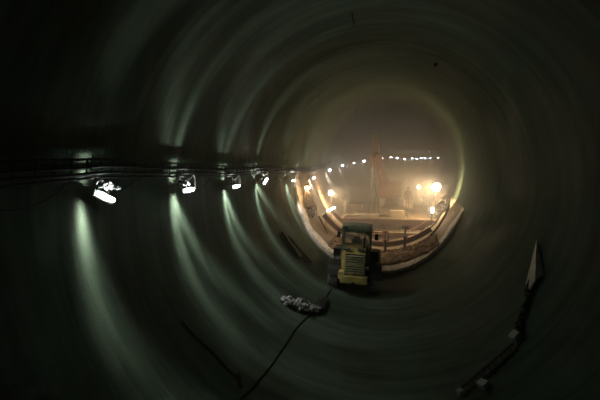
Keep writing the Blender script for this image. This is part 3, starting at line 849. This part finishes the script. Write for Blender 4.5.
# struts and rods down the left side
for i, (a, b2, yy3, r, m, lb) in enumerate((((319,216),(332,243),23.0,0.05,'rust','long rusty strut sloping down the left side behind the ring edge'),
        ((326,222),(321,240),23.3,0.045,'orange','short orange strut leaning the other way on the left side'),
        ((333,240),(326,236),22.8,0.05,'rust','stubby rusty strut low on the left near the rib'),
        ((432,233),(419,257),23.6,0.05,'dark','dark steel rod leaning up the right side before the rib'),
        ((345,207),(333,195),29.5,0.04,'pale','pale timber rail sloping down right from the left flood light'),
        ((349,207),(337,196),30.3,0.04,'pale','second pale rail sloping behind the first beside the left flood light'))):
    bm = B(); p, q2 = at(*a, yy3), at(*b2, yy3); c = (p+q2)/2; cyl(bm, p-c, q2-c, r, n=10)
    o = obj('strut', bm, m, smooth=True); o.location = c; tag(o, lb, 'strut')
# hoses heaped at the right side
for k, pix in enumerate((((445,200),(447,208),(441,214),(436,222),(428,230),(420,236)), ((448,196),(449,206),(445,216),(438,227),(430,236)))):
    bm = B(); pts = []
    for (a, b2) in zip(pix[:-1], pix[1:]):
        for j in range(6):
            u = j/6; pts.append(hit(a[0]+(b2[0]-a[0])*u, a[1]+(b2[1]-a[1])*u, 4.5-k*0.1))
    tube(bm, pts, 0.06, 8)
    tag(obj('hose', bm, 'dark', smooth=True), '%s of two dark hoses sagging down the right side by the drum fan' % ('outer' if k == 0 else 'inner'), 'hose', 'hoses on the right side')

# ------------------------------------------------------------------ worker
def person(loc, h, rz, label):
    k = h/1.75
    t = thing('person', label, 'person', loc, (0,0,rz))
    V = [(0,0,0.95,.145,.11),(0,0,1.12,.135,.10),(0,0,1.32,.165,.115),(0,0,1.45,.12,.09),(0,0,1.53,.055,.055),(0,0.0,1.60,.07,.085),(0,-0.01,1.68,.085,.10),(0,0,1.75,.05,.06),
         (-.09,0,.88,.095,.10),(-.11,-.02,.50,.062,.065),(-.12,.02,.10,.045,.05),(-.12,-.14,.05,.045,.035),
         (.09,0,.88,.095,.10),(.12,.03,.50,.062,.065),(.14,.10,.10,.045,.05),(.15,-.06,.05,.045,.035),
         (-.20,0,1.42,.06,.06),(-.27,.02,1.14,.045,.045),(-.24,-.14,.92,.035,.035),(-.23,-.19,.84,.03,.02),
         (.20,0,1.42,.06,.06),(.28,.03,1.15,.045,.045),(.30,-.08,.90,.035,.035),(.30,-.11,.82,.03,.02)]
    Ed = [(0,1),(1,2),(2,3),(3,4),(4,5),(5,6),(6,7),(0,8),(8,9),(9,10),(10,11),(0,12),(12,13),(13,14),(14,15),(3,16),(16,17),(17,18),(18,19),(3,20),(20,21),(21,22),(22,23)]
    me = bpy.data.meshes.new('body'); me.from_pydata([Vector(v[:3])*k for v in V], Ed, [])
    o = bpy.data.objects.new('body', me); COL.objects.link(o); o.parent = t; me.materials.append(M['cloth'])
    o.modifiers.new('skin', 'SKIN'); o.modifiers.new('sub', 'SUBSURF').levels = 1; o.modifiers['sub'].render_levels = 2
    for i, v in enumerate(V): me.skin_vertices[0].data[i].radius = (v[3]*k, v[4]*k); me.skin_vertices[0].data[i].use_root = (i == 0)
    bm = B(); lathe(bm, [(1.70,0.15),(1.71,0.12),(1.76,0.115),(1.81,0.08),(1.83,0.01),(1.70,0.01)], 'Z', n=20)
    for v in bm.verts: v.co *= k
    obj('helmet', bm, 'hat', t, True)
    bm = B()
    box(bm, (0,0,1.28), (0.36,0.27,0.30), bev=0.06)
    for v in bm.verts: v.co *= k
    obj('vest', bm, 'rust', t, True)
    # hands: palm, four fingers and thumb each
    for sx, (hx, hy, hz) in ((-1,(-.235,-.18,.87)), (1,(.30,-.11,.84))):
        bm = B(); box(bm, (hx,hy,hz-0.03), (0.03,0.08,0.09), bev=0.012)
        for f in range(4): tube(bm, [(hx,hy-0.03+f*0.02,hz-0.07), (hx+0.003*sx,hy-0.032+f*0.02,hz-0.11), (hx-0.012*sx,hy-0.034+f*0.02,hz-0.145+abs(f-1.4)*0.008)], 0.0085, 6)
        tube(bm, [(hx,hy-0.035,hz-0.02), (hx-0.01*sx,hy-0.06,hz-0.05), (hx-0.015*sx,hy-0.06,hz-0.08)], 0.009, 6)
        for v in bm.verts: v.co *= k
        obj('hand', bm, 'skin', t, True)
p = at(407.5,206,31.6); p.z = PZ-0.0
person(p, 1.72, 0.3, 'worker in dark clothes and helmet standing on the platform by the red mast')

# ------------------------------------------------------------------ haze and camera
w = bpy.data.worlds.new('World'); sc.world = w; w.use_nodes = True
nt = w.node_tree; N = nt.nodes; L = nt.links
N['Background'].inputs['Color'].default_value = (0,0,0,1); N['Background'].inputs['Strength'].default_value = 0
vs = N.new('ShaderNodeVolumeScatter')
vs.inputs['Color'].default_value = (0.93,0.90,0.84,1)
vs.inputs['Density'].default_value = 0.03
vs.inputs['Anisotropy'].default_value = 0.6
gp = N.new('ShaderNodeNewGeometry'); sp = N.new('ShaderNodeSeparateXYZ'); mr = N.new('ShaderNodeMapRange'); mr.interpolation_type = 'SMOOTHSTEP'
L.new(gp.outputs['Position'], sp.inputs[0]); L.new(sp.outputs['Y'], mr.inputs['Value'])
mr.inputs['From Min'].default_value = 15; mr.inputs['From Max'].default_value = 28
mr.inputs['To Min'].default_value = 0.002; mr.inputs['To Max'].default_value = 0.085
m2 = N.new('ShaderNodeMapRange'); m2.interpolation_type = 'SMOOTHSTEP'
L.new(sp.outputs['Y'], m2.inputs['Value'])
m2.inputs['From Min'].default_value = 30; m2.inputs['From Max'].default_value = 50
m2.inputs['To Min'].default_value = 1.0; m2.inputs['To Max'].default_value = 0.07
mm = N.new('ShaderNodeMath'); mm.operation = 'MULTIPLY'
L.new(mr.outputs[0], mm.inputs[0]); L.new(m2.outputs[0], mm.inputs[1])
L.new(mm.outputs[0], vs.inputs['Density'])
L.new(vs.outputs[0], N['World Output'].inputs['Volume'])

cam = bpy.data.cameras.new('camera'); co = bpy.data.objects.new('camera', cam); COL.objects.link(co)
cam.sensor_width = 36; cam.lens = 24.0; cam.clip_end = 400; cam.clip_start = 0.05
m = Matrix((RIGHT, UP, -FWD)).transposed().to_4x4(); m.translation = CAM; co.matrix_world = m
sc.camera = co
sc.view_settings.view_transform = 'Standard'; sc.view_settings.look = 'None'; sc.view_settings.gamma = 1
sc.view_settings.exposure = 0.0
sc.cycles.sample_clamp_indirect = 3.0
sc.cycles.max_bounces = 5
